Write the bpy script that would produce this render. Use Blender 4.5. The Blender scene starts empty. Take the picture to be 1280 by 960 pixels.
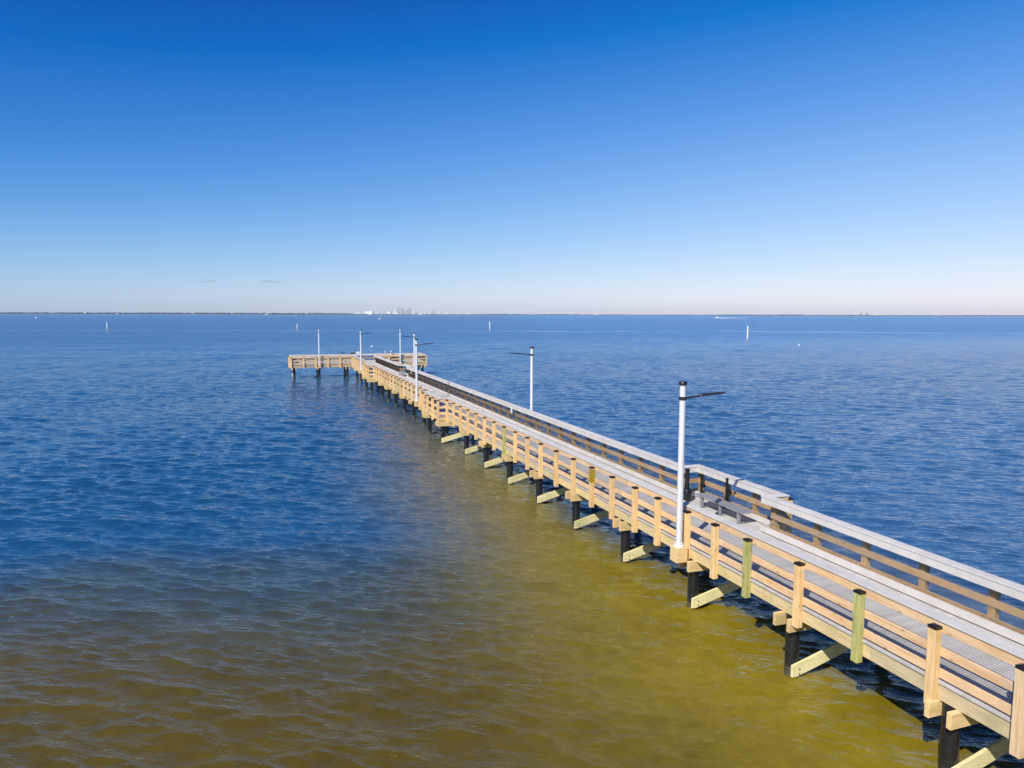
import bpy, bmesh, math, random
import numpy as np
from mathutils import Vector, Matrix

random.seed(7)
RNG = np.random.default_rng(11)
SC = bpy.context.scene
COL = SC.collection
R = math.radians

# ------------------------------------------------------------------ measures (metres, water at z = 0, pier runs along +Y)
CAM_Z = 8.03
YAW = R(19.43)            # camera looks this far to the right of the pier axis
DECK = 1.75
XL, XR = 10.87, 13.76     # planes of the left and the right railing
OUT = 0.55                # depth of the bump-outs
TF, TB = 91.2, 94.8       # front and back of the pier head
TX0, TX1 = 3.35, 20.25
Y0 = -8.0
FWD = Vector((math.sin(YAW), math.cos(YAW), 0))
RGT = Vector((math.cos(YAW), -math.sin(YAW), 0))
F = 889.0


def far(px, dist, z=0.0):
    """A far point: column of the 1280-wide photograph and distance along the view axis."""
    p = FWD * dist + RGT * ((px - 640) / 893.0 * dist)
    return Vector((p.x, p.y, z))


# ------------------------------------------------------------------ helpers
class MB:
    def __init__(self):
        self.v, self.f, self.m = [], [], []

    def add(self, verts, faces, mi=0):
        b = len(self.v)
        self.v += [tuple(p) for p in verts]
        self.f += [tuple(b + i for i in q) for q in faces]
        self.m += [mi] * len(faces)

    HEX = [(0, 3, 2, 1), (4, 5, 6, 7), (0, 1, 5, 4), (1, 2, 6, 5), (2, 3, 7, 6), (3, 0, 4, 7)]

    def box(self, x0, x1, y0, y1, z0, z1, mi=0):
        self.add([(x0, y0, z0), (x1, y0, z0), (x1, y1, z0), (x0, y1, z0),
                  (x0, y0, z1), (x1, y0, z1), (x1, y1, z1), (x0, y1, z1)], self.HEX, mi)

    def prism(self, base, top, mi=0):
        n = len(base)
        self.add(list(base) + list(top),
                 [tuple(reversed(range(n))), tuple(range(n, 2 * n))] +
                 [(i, (i + 1) % n, n + (i + 1) % n, n + i) for i in range(n)], mi)

    def tube(self, p, q, r0, r1=None, n=16, mi=0):
        r1 = r0 if r1 is None else r1
        p, q = Vector(p), Vector(q)
        d = (q - p).normalized()
        a = d.orthogonal().normalized()
        b = d.cross(a)
        ring = lambda c, r: [c + (a * math.cos(t) + b * math.sin(t)) * r for t in [2 * math.pi * k / n for k in range(n)]]
        self.prism(ring(p, r0), ring(q, r1), mi)

    def lathe(self, c, prof, n=20, mi=0):
        c = Vector(c)
        rows = [[c + Vector((r * math.cos(2 * math.pi * k / n), r * math.sin(2 * math.pi * k / n), z)) for k in range(n)] for r, z in prof]
        vs = [p for row in rows for p in row]
        fs = [(i * n + k, i * n + (k + 1) % n, (i + 1) * n + (k + 1) % n, (i + 1) * n + k) for i in range(len(prof) - 1) for k in range(n)]
        fs += [tuple(reversed(range(n))), tuple((len(prof) - 1) * n + k for k in range(n))]
        self.add(vs, fs, mi)

    def mesh(self, name, mats, smooth=False):
        me = bpy.data.meshes.new(name)
        me.from_pydata(self.v, [], self.f)
        for m in mats if isinstance(mats, (list, tuple)) else [mats]:
            me.materials.append(m)
        me.polygons.foreach_set('material_index', self.m)
        if smooth:
            me.polygons.foreach_set('use_smooth', [True] * len(self.f))
        me.validate()
        return me

    def build(self, name, mats, parent=None, loc=None, smooth=False, bevel=0.0, angle=None):
        o = bpy.data.objects.new(name, self.mesh(name, mats, smooth))
        return link(o, parent, loc, bevel, smooth)


def link(o, parent=None, loc=None, bevel=0.0, smooth=False):
    COL.objects.link(o)
    if loc is not None:
        o.location = loc
    if parent is not None:
        o.parent = parent
    if bevel:
        b = o.modifiers.new('edge', 'BEVEL')
        b.width, b.segments, b.limit_method = bevel, 1, 'ANGLE'
    if smooth:
        e = o.modifiers.new('split', 'EDGE_SPLIT')
        e.split_angle = R(40)
    return o


def empty(name, loc=(0, 0, 0), parent=None, rz=0.0):
    o = bpy.data.objects.new(name, None)
    o.empty_display_size = 0.2
    return_ = link(o, parent, loc)
    o.rotation_euler.z = rz
    return return_


def tag(o, label=None, cat=None, group=None, kind=None):
    for k, v in (('label', label), ('category', cat), ('group', group), ('kind', kind)):
        if v:
            o[k] = v
    return o


def copy_tree(o, parent=None):
    c = o.copy()
    COL.objects.link(c)
    c.parent = parent
    for ch in list(o.children):
        copy_tree(ch, c)
    return c


# ------------------------------------------------------------------ materials
def new_mat(name):
    m = bpy.data.materials.new(name)
    m.use_nodes = True
    nt = m.node_tree
    return m, nt, nt.nodes['Principled BSDF']


def N(nt, t, **kw):
    n = nt.nodes.new(t)
    for k, v in kw.items():
        if hasattr(n, k) and k not in n.inputs:
            setattr(n, k, v)
        else:
            n.inputs[k].default_value = v
    return n


def ramp(nt, stops, interp='LINEAR'):
    n = nt.nodes.new('ShaderNodeValToRGB')
    n.color_ramp.interpolation = interp
    e = n.color_ramp.elements
    while len(e) < len(stops):
        e.new(0.5)
    for el, (p, c) in zip(e, stops):
        el.position = p
        el.color = (*c, 1)
    return n


def mixc(nt, a, b, fac, blend='MIX'):
    n = nt.nodes.new('ShaderNodeMix')
    n.data_type, n.blend_type = 'RGBA', blend
    for i, x in ((6, a), (7, b), (0, fac)):
        if isinstance(x, (tuple, list)):
            n.inputs[i].default_value = (*x, 1) if len(x) == 3 else x
        elif isinstance(x, (int, float)):
            n.inputs[i].default_value = x
        else:
            nt.links.new(x, n.inputs[i])
    return n.outputs[2]


def math_(nt, op, a, b=None, clamp=False):
    n = nt.nodes.new('ShaderNodeMath')
    n.operation, n.use_clamp = op, clamp
    for i, x in enumerate((a, b)):
        if x is None:
            continue
        if isinstance(x, (int, float)):
            n.inputs[i].default_value = x
        else:
            nt.links.new(x, n.inputs[i])
    return n.outputs[0]


def maprange(nt, v, a, b, c=0.0, d=1.0, smooth=True):
    n = nt.nodes.new('ShaderNodeMapRange')
    n.interpolation_type = 'SMOOTHSTEP' if smooth else 'LINEAR'
    nt.links.new(v, n.inputs[0])
    for i, x in zip((1, 2, 3, 4), (a, b, c, d)):
        n.inputs[i].default_value = x
    return n.outputs[0]


def wood(name, light, dark, axis, rough=0.75, green=None, knots=0.75):
    """Sawn timber: grain drawn out along one axis, knots, board-to-board tone."""
    m, nt, p = new_mat(name)
    tc = N(nt, 'ShaderNodeTexCoord')
    oi = N(nt, 'ShaderNodeObjectInfo')
    geo = N(nt, 'ShaderNodeNewGeometry')
    off = nt.nodes.new('ShaderNodeVectorMath'); off.operation = 'ADD'
    sh = math_(nt, 'ADD', math_(nt, 'MULTIPLY', oi.outputs['Random'], 37.0), math_(nt, 'MULTIPLY', geo.outputs['Random Per Island'], 91.0))
    nt.links.new(tc.outputs['Object'], off.inputs[0])
    nt.links.new(sh, off.inputs[1])
    mp = N(nt, 'ShaderNodeMapping')
    s = [26.0, 26.0, 26.0]; s['XYZ'.index(axis)] = 1.3
    mp.inputs['Scale'].default_value = s
    nt.links.new(off.outputs[0], mp.inputs[0])
    n1 = N(nt, 'ShaderNodeTexNoise', Scale=1.0, Detail=4.0, Roughness=0.6)
    nt.links.new(mp.outputs[0], n1.inputs['Vector'])
    n2 = N(nt, 'ShaderNodeTexNoise', Scale=2.2, Detail=3.0)
    nt.links.new(off.outputs[0], n2.inputs['Vector'])
    c = mixc(nt, light, dark, maprange(nt, n1.outputs[0], 0.38, 0.72))
    c = mixc(nt, c, green or tuple(0.75 * x for x in dark), math_(nt, 'MULTIPLY', maprange(nt, n2.outputs[0], 0.45, 0.75), 0.8 if green else 0.35))
    vo = N(nt, 'ShaderNodeTexVoronoi', Scale=1.0)
    mp2 = N(nt, 'ShaderNodeMapping')
    s2 = [7.0, 7.0, 7.0]; s2['XYZ'.index(axis)] = 2.4
    mp2.inputs['Scale'].default_value = s2
    nt.links.new(off.outputs[0], mp2.inputs[0]); nt.links.new(mp2.outputs[0], vo.inputs['Vector'])
    c = mixc(nt, c, tuple(0.4 * x for x in dark), math_(nt, 'MULTIPLY', maprange(nt, vo.outputs['Distance'], 0.16, 0.05), knots))
    hs = N(nt, 'ShaderNodeHueSaturation')
    var = math_(nt, 'ADD', math_(nt, 'MULTIPLY', oi.outputs['Random'], 0.26), math_(nt, 'MULTIPLY', geo.outputs['Random Per Island'], 0.26))
    nt.links.new(math_(nt, 'ADD', var, 0.74), hs.inputs['Value'])
    nt.links.new(math_(nt, 'ADD', math_(nt, 'MULTIPLY', geo.outputs['Random Per Island'], 0.25), 0.86), hs.inputs['Saturation'])
    nt.links.new(c, hs.inputs['Color'])
    nt.links.new(hs.outputs[0], p.inputs['Base Color'])
    p.inputs['Roughness'].default_value = rough
    p.inputs['Specular IOR Level'].default_value = 0.25
    b = N(nt, 'ShaderNodeBump', Strength=0.35, Distance=0.004)
    nt.links.new(n1.outputs[0], b.inputs['Height'])
    nt.links.new(b.outputs[0], p.inputs['Normal'])
    return m


def plain(name, col, rough=0.5, metal=0.0, var=0.12, scale=3.0, island=0.0, bump=0.0, spec=0.5):
    m, nt, p = new_mat(name)
    tc = N(nt, 'ShaderNodeTexCoord')
    geo = N(nt, 'ShaderNodeNewGeometry')
    n = N(nt, 'ShaderNodeTexNoise', Scale=scale, Detail=5.0, Roughness=0.6)
    nt.links.new(tc.outputs['Object'], n.inputs['Vector'])
    v = math_(nt, 'MULTIPLY', maprange(nt, n.outputs[0], 0.3, 0.7, -1, 1), var)
    if island:
        v = math_(nt, 'ADD', v, math_(nt, 'MULTIPLY', math_(nt, 'SUBTRACT', geo.outputs['Random Per Island'], 0.5), island))
    hs = N(nt, 'ShaderNodeHueSaturation')
    hs.inputs['Color'].default_value = (*col, 1)
    nt.links.new(math_(nt, 'ADD', v, 1.0), hs.inputs['Value'])
    nt.links.new(hs.outputs[0], p.inputs['Base Color'])
    p.inputs['Roughness'].default_value = rough
    p.inputs['Metallic'].default_value = metal
    p.inputs['Specular IOR Level'].default_value = spec
    if bump:
        b = N(nt, 'ShaderNodeBump', Strength=0.4, Distance=bump)
        nt.links.new(n.outputs[0], b.inputs['Height'])
        nt.links.new(b.outputs[0], p.inputs['Normal'])
    return m


PEACH_L, PEACH_D = (0.80, 0.57, 0.36), (0.67, 0.41, 0.22)
CREAM_L, CREAM_D = (0.72, 0.53, 0.31), (0.56, 0.37, 0.18)
M = dict(
    post=wood('post_timber', CREAM_L, CREAM_D, 'Z'),
    post_green=wood('treated_post_timber', (0.46, 0.44, 0.20), (0.30, 0.31, 0.12), 'Z', green=(0.20, 0.24, 0.08)),
    rail_y=wood('rail_timber_along', PEACH_L, PEACH_D, 'Y'),
    rail_x=wood('rail_timber_across', PEACH_L, PEACH_D, 'X'),
    beam_y=wood('stringer_timber', (0.68, 0.54, 0.31), (0.54, 0.41, 0.21), 'Y', green=(0.48, 0.42, 0.20), knots=0.4),
    beam_x=wood('beam_timber', (0.66, 0.50, 0.29), (0.50, 0.36, 0.18), 'X', green=(0.46, 0.40, 0.20), knots=0.4),
    brace=wood('brace_timber', (0.72, 0.64, 0.40), (0.58, 0.50, 0.27), 'X', green=(0.50, 0.50, 0.27), knots=0.35),
    comp=plain('composite_board', (0.56, 0.535, 0.52), 0.85, var=0.07, scale=2.0, island=0.10, spec=0.2),
    deck=plain('deck_board', (0.49, 0.475, 0.465), 0.85, var=0.09, scale=1.2, island=0.16, spec=0.2),
    black=plain('black_plastic', (0.012, 0.012, 0.014), 0.3, var=0.3),
    pile=plain('pile_sleeve', (0.014, 0.014, 0.017), 0.28, var=0.35, scale=5.0),
    wire=plain('mesh_wire', (0.028, 0.020, 0.016), 0.5),
    white=plain('white_paint', (0.64, 0.655, 0.69), 0.35, var=0.03),
    grey=plain('grey_plastic', (0.235, 0.245, 0.27), 0.45, var=0.05),
    darkmetal=plain('dark_metal', (0.05, 0.045, 0.045), 0.4, metal=0.6),
    zinc=plain('zinc_bolt', (0.6, 0.6, 0.62), 0.35, metal=1.0),
    yellow=plain('yellow_tape', (0.75, 0.48, 0.02), 0.5),
    hull=plain('white_hull', (0.82, 0.82, 0.80), 0.3),
    navy=plain('dark_hull', (0.02, 0.04, 0.09), 0.3),
    skin=plain('skin', (0.48, 0.28, 0.19), 0.6),
    cloth=plain('pale_cloth', (0.70, 0.66, 0.62), 0.9),
    trouser=plain('dark_cloth', (0.03, 0.03, 0.045), 0.9),
    teal=plain('teal_paint', (0.10, 0.42, 0.45), 0.4),
    wall_white=plain('pale_wall', (0.80, 0.79, 0.77), 0.8, scale=0.05),
    wall_grey=plain('grey_glass_wall', (0.22, 0.24, 0.29), 0.4, scale=0.05),
    wall_tan=plain('tan_wall', (0.50, 0.46, 0.44), 0.8, scale=0.05),
    roof=plain('flat_roof', (0.33, 0.32, 0.31), 0.9, scale=0.05),
    wood_leaf=plain('far_foliage', (0.035, 0.060, 0.075), 0.9, scale=0.02, var=0.4),  # blue of distant haze tinted into the foliage colour
    land=plain('far_land', (0.09, 0.095, 0.07), 0.9, scale=0.01),
    foam=plain('foam', (0.75, 0.77, 0.78), 0.8),
    gull_w=plain('white_feathers', (0.82, 0.82, 0.80), 0.8),
    gull_g=plain('grey_feathers', (0.32, 0.33, 0.36), 0.8),
)

# tide band on the pile sleeves: brown growth and salt with a ragged upper edge
m = M['pile']; nt = m.node_tree; p = nt.nodes['Principled BSDF']
g_ = N(nt, 'ShaderNodeNewGeometry'); sp_ = N(nt, 'ShaderNodeSeparateXYZ'); nt.links.new(g_.outputs['Position'], sp_.inputs[0])
n_ = N(nt, 'ShaderNodeTexNoise', Scale=9.0, Detail=5.0, Roughness=0.7); nt.links.new(g_.outputs['Position'], n_.inputs['Vector'])
n2_ = N(nt, 'ShaderNodeTexNoise', Scale=38.0, Detail=3.0); nt.links.new(g_.outputs['Position'], n2_.inputs['Vector'])
zz_ = math_(nt, 'ADD', sp_.outputs[2], math_(nt, 'MULTIPLY', math_(nt, 'SUBTRACT', n_.outputs[0], 0.5), 0.45))
band_ = maprange(nt, zz_, 0.30, 0.14)
old = p.inputs['Base Color'].links[0].from_socket
grow = mixc(nt, (0.055, 0.045, 0.022), (0.20, 0.18, 0.13), maprange(nt, n2_.outputs[0], 0.52, 0.68))
nt.links.new(mixc(nt, old, grow, band_), p.inputs['Base Color'])
nt.links.new(math_(nt, 'ADD', 0.28, math_(nt, 'MULTIPLY', band_, 0.5)), p.inputs['Roughness'])

# ------------------------------------------------------------------ world, sun
SUN_AZ, SUN_EL = R(231.0), R(41)
w = bpy.data.worlds.new('World')
SC.world = w
w.use_nodes = True
nt = w.node_tree
sky = nt.nodes.new('ShaderNodeTexSky')
sky.sky_type = 'NISHITA'
sky.sun_disc = False
sky.sun_elevation, sky.sun_rotation = SUN_EL, SUN_AZ
sky.air_density, sky.dust_density, sky.ozone_density = 0.8, 0.3, 3.0
# deepen the blue as the photograph's camera rendered it: contrast in red and green, a softer roll-off in blue,
# and the sky opposite the sun (to the right) a little paler than the side a right angle from it
spc = nt.nodes.new('ShaderNodeSeparateColor')
nt.links.new(sky.outputs[0], spc.inputs[0])
cmb = nt.nodes.new('ShaderNodeCombineColor')
SKY, GAIN = 0.11, 1 / 1.13
tcw = nt.nodes.new('ShaderNodeTexCoord')
dotn = nt.nodes.new('ShaderNodeVectorMath')
dotn.operation = 'DOT_PRODUCT'
nt.links.new(tcw.outputs['Generated'], dotn.inputs[0])
dotn.inputs[1].default_value = RGT
sepw = nt.nodes.new('ShaderNodeSeparateXYZ')
nt.links.new(tcw.outputs['Generated'], sepw.inputs[0])
rise = maprange(nt, sepw.outputs[2], 0.02, 0.22, 0.35, 1.0)


def grade(ch, off, gam, gain, floor, k):
    v = math_(nt, 'MAXIMUM', math_(nt, 'SUBTRACT', spc.outputs[ch], off), 0.02)
    v = math_(nt, 'MULTIPLY', math_(nt, 'POWER', v, gam), gain * GAIN / SKY)
    side = math_(nt, 'MULTIPLY', dotn.outputs['Value'], rise)
    v = math_(nt, 'MULTIPLY', v, math_(nt, 'ADD', 1.0, math_(nt, 'MULTIPLY', side, k)))
    return math_(nt, 'MAXIMUM', v, floor * GAIN / SKY)


red = grade(0, 1.20, 0.92, 0.152, 0.003, 0.75)
grn = grade(1, 1.45, 0.70, 0.218, 0.070, 0.28)
blu = grade(2, 2.90, 0.30, 0.588, 0.30, 0.11)
for i, x in enumerate((red, grn, blu)):
    nt.links.new(x, cmb.inputs[i])
nt.links.new(cmb.outputs[0], nt.nodes['Background'].inputs[0])
nt.nodes['Background'].inputs[1].default_value = 0.11

sd = bpy.data.lights.new('sun', 'SUN')
sd.energy, sd.angle, sd.color = 5.0, R(0.53), (1.0, 0.93, 0.81)
so = link(bpy.data.objects.new('sun', sd))
dirv = Vector((math.sin(SUN_AZ) * math.cos(SUN_EL), math.cos(SUN_AZ) * math.cos(SUN_EL), math.sin(SUN_EL)))
so.rotation_euler = dirv.to_track_quat('Z', 'Y').to_euler()
so.location = (0, 0, 60)

# ------------------------------------------------------------------ camera
cd = bpy.data.cameras.new('camera')
cam = link(bpy.data.objects.new('camera', cd))
cd.sensor_width, cd.lens = 36.0, 36.0 * F / 1280.0
cd.clip_start, cd.clip_end = 0.1, 120000
cam.location = (0, 0, CAM_Z)
pitch = math.atan(87.0 / F)
cam.rotation_euler = (Matrix.Rotation(-YAW, 3, 'Z') @ Matrix.Rotation(math.pi / 2 - pitch, 3, 'X') @ Matrix.Rotation(R(0.13), 3, 'Z')).to_euler()
SC.camera = cam


# ------------------------------------------------------------------ water
def build_water():
    a0 = YAW
    dth = 0.0024
    dense = np.arange(-1.15, 1.15001, dth)
    coarse = np.linspace(1.15, 2 * math.pi - 1.15, 60)[1:-1]
    th = np.concatenate([dense, coarse])
    rs = [0.4, 3.0, 5.5, 7.0]
    while rs[-1] < 15000:
        r = rs[-1]
        rs.append(r + (0.055 if r < 22 else (r * 0.0025 if r < 420 else r * min(0.3, 0.0025 + (r - 420) * 0.00006))))
    rs = np.array(rs)
    rr, tt = np.meshgrid(rs, th, indexing='ij')
    X = rr * np.sin(a0 + tt)
    Y = rr * np.cos(a0 + tt)
    dr = np.gradient(rs)
    h = np.maximum(rr * dth, dr[:, None])
    h[:, len(dense):] = 30.0
    h[:4] = 30.0
    Z = np.zeros_like(X); DX = np.zeros_like(X); DY = np.zeros_like(X)
    main = R(32)                      # crests lie across this heading
    n = 120
    lam = 0.19 * (3.6 / 0.19) ** (np.arange(n) / (n - 1)) * RNG.uniform(0.94, 1.06, n)
    for i in range(n):
        L = lam[i]
        az = main + RNG.normal(0, R(25) if L < 2 else R(18))
        k = 2 * math.pi / L
        slope = 0.038 * (1.0 if L < 0.5 else (0.5 / L) ** 0.85)
        A = slope / k
        wgt = np.clip((L / h - 2.5) / 3.0, 0, 1)
        ph = k * (X * math.sin(az) + Y * math.cos(az)) + RNG.uniform(0, 6.28)
        s, c = np.sin(ph), np.cos(ph)
        Z += wgt * A * s
        DX += wgt * A * math.sin(az) * c * 0.9
        DY += wgt * A * math.cos(az) * c * 0.9
    # gusts: patches with livelier and calmer ripples
    g = sum(np.sin(X * a + Y * b + p) for a, b, p in [(0.11, 0.05, 1), (-0.05, 0.13, 2), (0.21, -0.11, 0.4), (0.03, 0.29, 4), (-0.17, 0.19, 5)]) / 5
    g = 1.0 + 0.45 * g
    Z *= g
    X = X + DX * g; Y = Y + DY * g
    V = np.stack([X, Y, Z], -1).reshape(-1, 3)
    nr, nc = rr.shape
    idx = np.arange(nr * nc).reshape(nr, nc)
    a = idx[:-1]; b = idx[1:]
    q = np.stack([a, b, np.roll(b, -1, 1), np.roll(a, -1, 1)], -1).reshape(-1, 4)
    V = np.concatenate([V, [[0, 0, 0]]])
    cidx = len(V) - 1
    r0 = idx[0]
    tri = np.stack([np.full(nc, cidx), r0, np.roll(r0, -1)], -1)
    me = bpy.data.meshes.new('water')
    nq, ntri = len(q), len(tri)
    me.vertices.add(len(V)); me.vertices.foreach_set('co', V.astype(np.float32).ravel())
    me.loops.add(nq * 4 + ntri * 3)
    me.loops.foreach_set('vertex_index', np.concatenate([q.ravel(), tri.ravel()]).astype(np.int32))
    me.polygons.add(nq + ntri)
    me.polygons.foreach_set('loop_start', np.concatenate([np.arange(nq) * 4, nq * 4 + np.arange(ntri) * 3]).astype(np.int32))
    me.update(calc_edges=True)
    me.polygons.foreach_set('use_smooth', np.ones(nq + ntri, bool))
    if me.polygons[0].normal.z < 0:
        me.flip_normals()
    m, nt, p = new_mat('bay_water')
    geo = N(nt, 'ShaderNodeNewGeometry')
    pos = geo.outputs['Position']
    sep = N(nt, 'ShaderNodeSeparateXYZ'); nt.links.new(pos, sep.inputs[0])
    # shoals: olive sandy water by the shore behind the viewer, blue-green over the deep; some reflections are painted into the tint
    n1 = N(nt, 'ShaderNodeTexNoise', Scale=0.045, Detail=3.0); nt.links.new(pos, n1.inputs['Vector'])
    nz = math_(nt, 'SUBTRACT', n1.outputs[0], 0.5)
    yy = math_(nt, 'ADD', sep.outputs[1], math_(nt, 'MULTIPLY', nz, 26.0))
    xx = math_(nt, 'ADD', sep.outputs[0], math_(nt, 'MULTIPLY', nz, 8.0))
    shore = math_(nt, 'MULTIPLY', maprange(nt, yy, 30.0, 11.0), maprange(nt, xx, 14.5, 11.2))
    bank_reflection = math_(nt, 'MULTIPLY', math_(nt, 'MULTIPLY', maprange(nt, yy, 75.0, 10.0), maprange(nt, xx, 13.6, 10.8)), maprange(nt, xx, 2.5, 10.5))  # olive band along the pier: shoal plus the pier's reflection painted in
    c = mixc(nt, WATER['deep'], WATER['open'], maprange(nt, sep.outputs[0], 13.0, 19.0))  # open side brightened in its colour in place of stronger sky reflection
    c = mixc(nt, c, WATER['turn'], maprange(nt, shore, 0.0, 0.5))
    c = mixc(nt, c, WATER['brown'], maprange(nt, shore, 0.3, 1.0))
    c = mixc(nt, c, WATER['olive'], bank_reflection)
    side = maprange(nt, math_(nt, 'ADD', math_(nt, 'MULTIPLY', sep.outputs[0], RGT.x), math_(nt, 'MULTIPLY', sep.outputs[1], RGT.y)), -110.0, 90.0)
    cf = mixc(nt, WATER['far_left'], WATER['far'], side)  # far left darkened in its colour for the darker sky mirrored there
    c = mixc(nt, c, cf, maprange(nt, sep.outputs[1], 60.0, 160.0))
    # silt clouds, and the dapple of light painted into the body colour
    ns = N(nt, 'ShaderNodeTexNoise', Scale=0.35, Detail=4.0, Roughness=0.65); nt.links.new(pos, ns.inputs['Vector'])
    nd = N(nt, 'ShaderNodeTexNoise', Scale=2.6, Detail=4.0, Roughness=0.7); nt.links.new(pos, nd.inputs['Vector'])
    mott = math_(nt, 'ADD', math_(nt, 'MULTIPLY', math_(nt, 'SUBTRACT', ns.outputs[0], 0.5), 0.75), math_(nt, 'MULTIPLY', math_(nt, 'SUBTRACT', nd.outputs[0], 0.5), 0.65))
    hv = N(nt, 'ShaderNodeHueSaturation'); nt.links.new(c, hv.inputs['Color'])
    nt.links.new(math_(nt, 'ADD', 1.0, mott), hv.inputs['Value'])
    body_colour = hv.outputs[0]
    # slick: a narrow calm band across the bay
    nslick = N(nt, 'ShaderNodeTexNoise', Scale=0.006, Detail=4.0); nt.links.new(pos, nslick.inputs['Vector'])
    dd = math_(nt, 'ADD', math_(nt, 'MULTIPLY', sep.outputs[0], FWD.x), math_(nt, 'MULTIPLY', sep.outputs[1], FWD.y))
    ds = math_(nt, 'ADD', dd, math_(nt, 'MULTIPLY', math_(nt, 'SUBTRACT', nslick.outputs[0], 0.5), 160.0))
    nbrk = N(nt, 'ShaderNodeTexNoise', Scale=0.02, Detail=3.0); nt.links.new(pos, nbrk.inputs['Vector'])
    slick = math_(nt, 'MULTIPLY', maprange(nt, ds, 312.0, 332.0), maprange(nt, ds, 356.0, 338.0))
    slick = math_(nt, 'MULTIPLY', slick, maprange(nt, nbrk.outputs[0], 0.36, 0.68, 0.0, 0.6))
    # ripples too small for the mesh, in three sizes
    mp = N(nt, 'ShaderNodeMapping'); mp.inputs['Rotation'].default_value = (0, 0, R(32)); nt.links.new(pos, mp.inputs[0])
    mp2 = N(nt, 'ShaderNodeMapping'); mp2.inputs['Scale'].default_value = (0.36, 1.0, 1.0); nt.links.new(mp.outputs[0], mp2.inputs[0])
    nA = N(nt, 'ShaderNodeTexNoise', Scale=5.0, Detail=4.0, Roughness=0.62); nt.links.new(mp2.outputs[0], nA.inputs['Vector'])
    nB = N(nt, 'ShaderNodeTexNoise', Scale=0.55, Detail=3.0, Roughness=0.6); nt.links.new(mp2.outputs[0], nB.inputs['Vector'])
    nC = N(nt, 'ShaderNodeTexNoise', Scale=0.09, Detail=3.0, Roughness=0.6); nt.links.new(mp2.outputs[0], nC.inputs['Vector'])
    farw = maprange(nt, sep.outputs[1], 60.0, 260.0)
    nM = N(nt, 'ShaderNodeTexNoise', Scale=1.5, Detail=4.0, Roughness=0.65); nt.links.new(mp2.outputs[0], nM.inputs['Vector'])
    midw = math_(nt, 'MULTIPLY', maprange(nt, dd, 22.0, 70.0), 0.16)
    hgt = math_(nt, 'ADD', math_(nt, 'ADD', math_(nt, 'MULTIPLY', nA.outputs[0], 0.065), math_(nt, 'MULTIPLY', nM.outputs[0], midw)),
                math_(nt, 'MULTIPLY', math_(nt, 'ADD', math_(nt, 'MULTIPLY', nB.outputs[0], 0.45), math_(nt, 'MULTIPLY', nC.outputs[0], 2.2)), farw))
    b = N(nt, 'ShaderNodeBump', Distance=1.0)
    nt.links.new(math_(nt, 'SUBTRACT', 1.0, math_(nt, 'MULTIPLY', slick, 0.85)), b.inputs['Strength'])
    nt.links.new(hgt, b.inputs['Height'])
    rg = math_(nt, 'ADD', 0.045, math_(nt, 'MULTIPLY', farw, 0.20))
    rg = math_(nt, 'SUBTRACT', rg, math_(nt, 'MULTIPLY', slick, 0.14))
    # light scattered back from within the water does not follow the ripples; the mirror on top does
    nt.nodes.remove(p)
    dif = nt.nodes.new('ShaderNodeBsdfDiffuse')
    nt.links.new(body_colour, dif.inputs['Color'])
    dif.inputs['Normal'].default_value = (0, 0, 1)
    up = N(nt, 'ShaderNodeCombineXYZ'); up.inputs[2].default_value = 1.0
    nt.links.new(up.outputs[0], dif.inputs['Normal'])
    gl = nt.nodes.new('ShaderNodeBsdfGlossy')
    gl.inputs['Color'].default_value = (1, 1, 1, 1)
    nt.links.new(rg, gl.inputs['Roughness']); nt.links.new(b.outputs[0], gl.inputs['Normal'])
    fr = nt.nodes.new('ShaderNodeFresnel'); fr.inputs['IOR'].default_value = 1.48
    nt.links.new(b.outputs[0], fr.inputs['Normal'])
    mx = nt.nodes.new('ShaderNodeMixShader')
    nt.links.new(fr.outputs[0], mx.inputs[0]); nt.links.new(dif.outputs[0], mx.inputs[1]); nt.links.new(gl.outputs[0], mx.inputs[2])
    nt.links.new(mx.outputs[0], nt.nodes['Material Output'].inputs['Surface'])
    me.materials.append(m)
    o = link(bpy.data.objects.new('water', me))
    tag(o, kind='structure')


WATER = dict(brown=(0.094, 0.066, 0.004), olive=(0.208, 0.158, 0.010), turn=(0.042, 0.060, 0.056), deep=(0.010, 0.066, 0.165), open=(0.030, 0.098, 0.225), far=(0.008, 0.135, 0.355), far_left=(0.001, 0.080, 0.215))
build_water()

# ------------------------------------------------------------------ pier
pier = tag(empty('pier', (12.3, 0, 0)), 'long timber fishing pier on black piles running out to a wide head', 'pier')
PO = Vector(pier.location)


def part(mb, name, mat, parent, **kw):
    """Vertices come in world coordinates; parents sit unrotated, so shift by the sum of their locations."""
    off, q = Vector(), parent
    while q is not None:
        off += q.location
        q = q.parent
    mb.v = [(x - off.x, y - off.y, z - off.z) for x, y, z in mb.v]
    return mb.build(name, mat, parent, **kw)


AL_L = [(42.8, 47.3), (73.0, 77.5)]
AL_R = [(16.4, 20.9), (69.8, 74.3)]

pathL = [(XL, Y0)]
for a, b in AL_L:
    pathL += [(XL, a), (XL - OUT, a), (XL - OUT, b), (XL, b)]
pathL.append((XL, TF))
pathT = [(XL, TF), (TX0, TF), (TX0, TB), (TX1, TB), (TX1, TF), (XR, TF)]
pathR = [(XR, TF)]
for a, b in reversed(AL_R):
    pathR += [(XR, b), (XR + OUT, b), (XR + OUT, a), (XR, a)]
pathR.append((XR, Y0))


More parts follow.
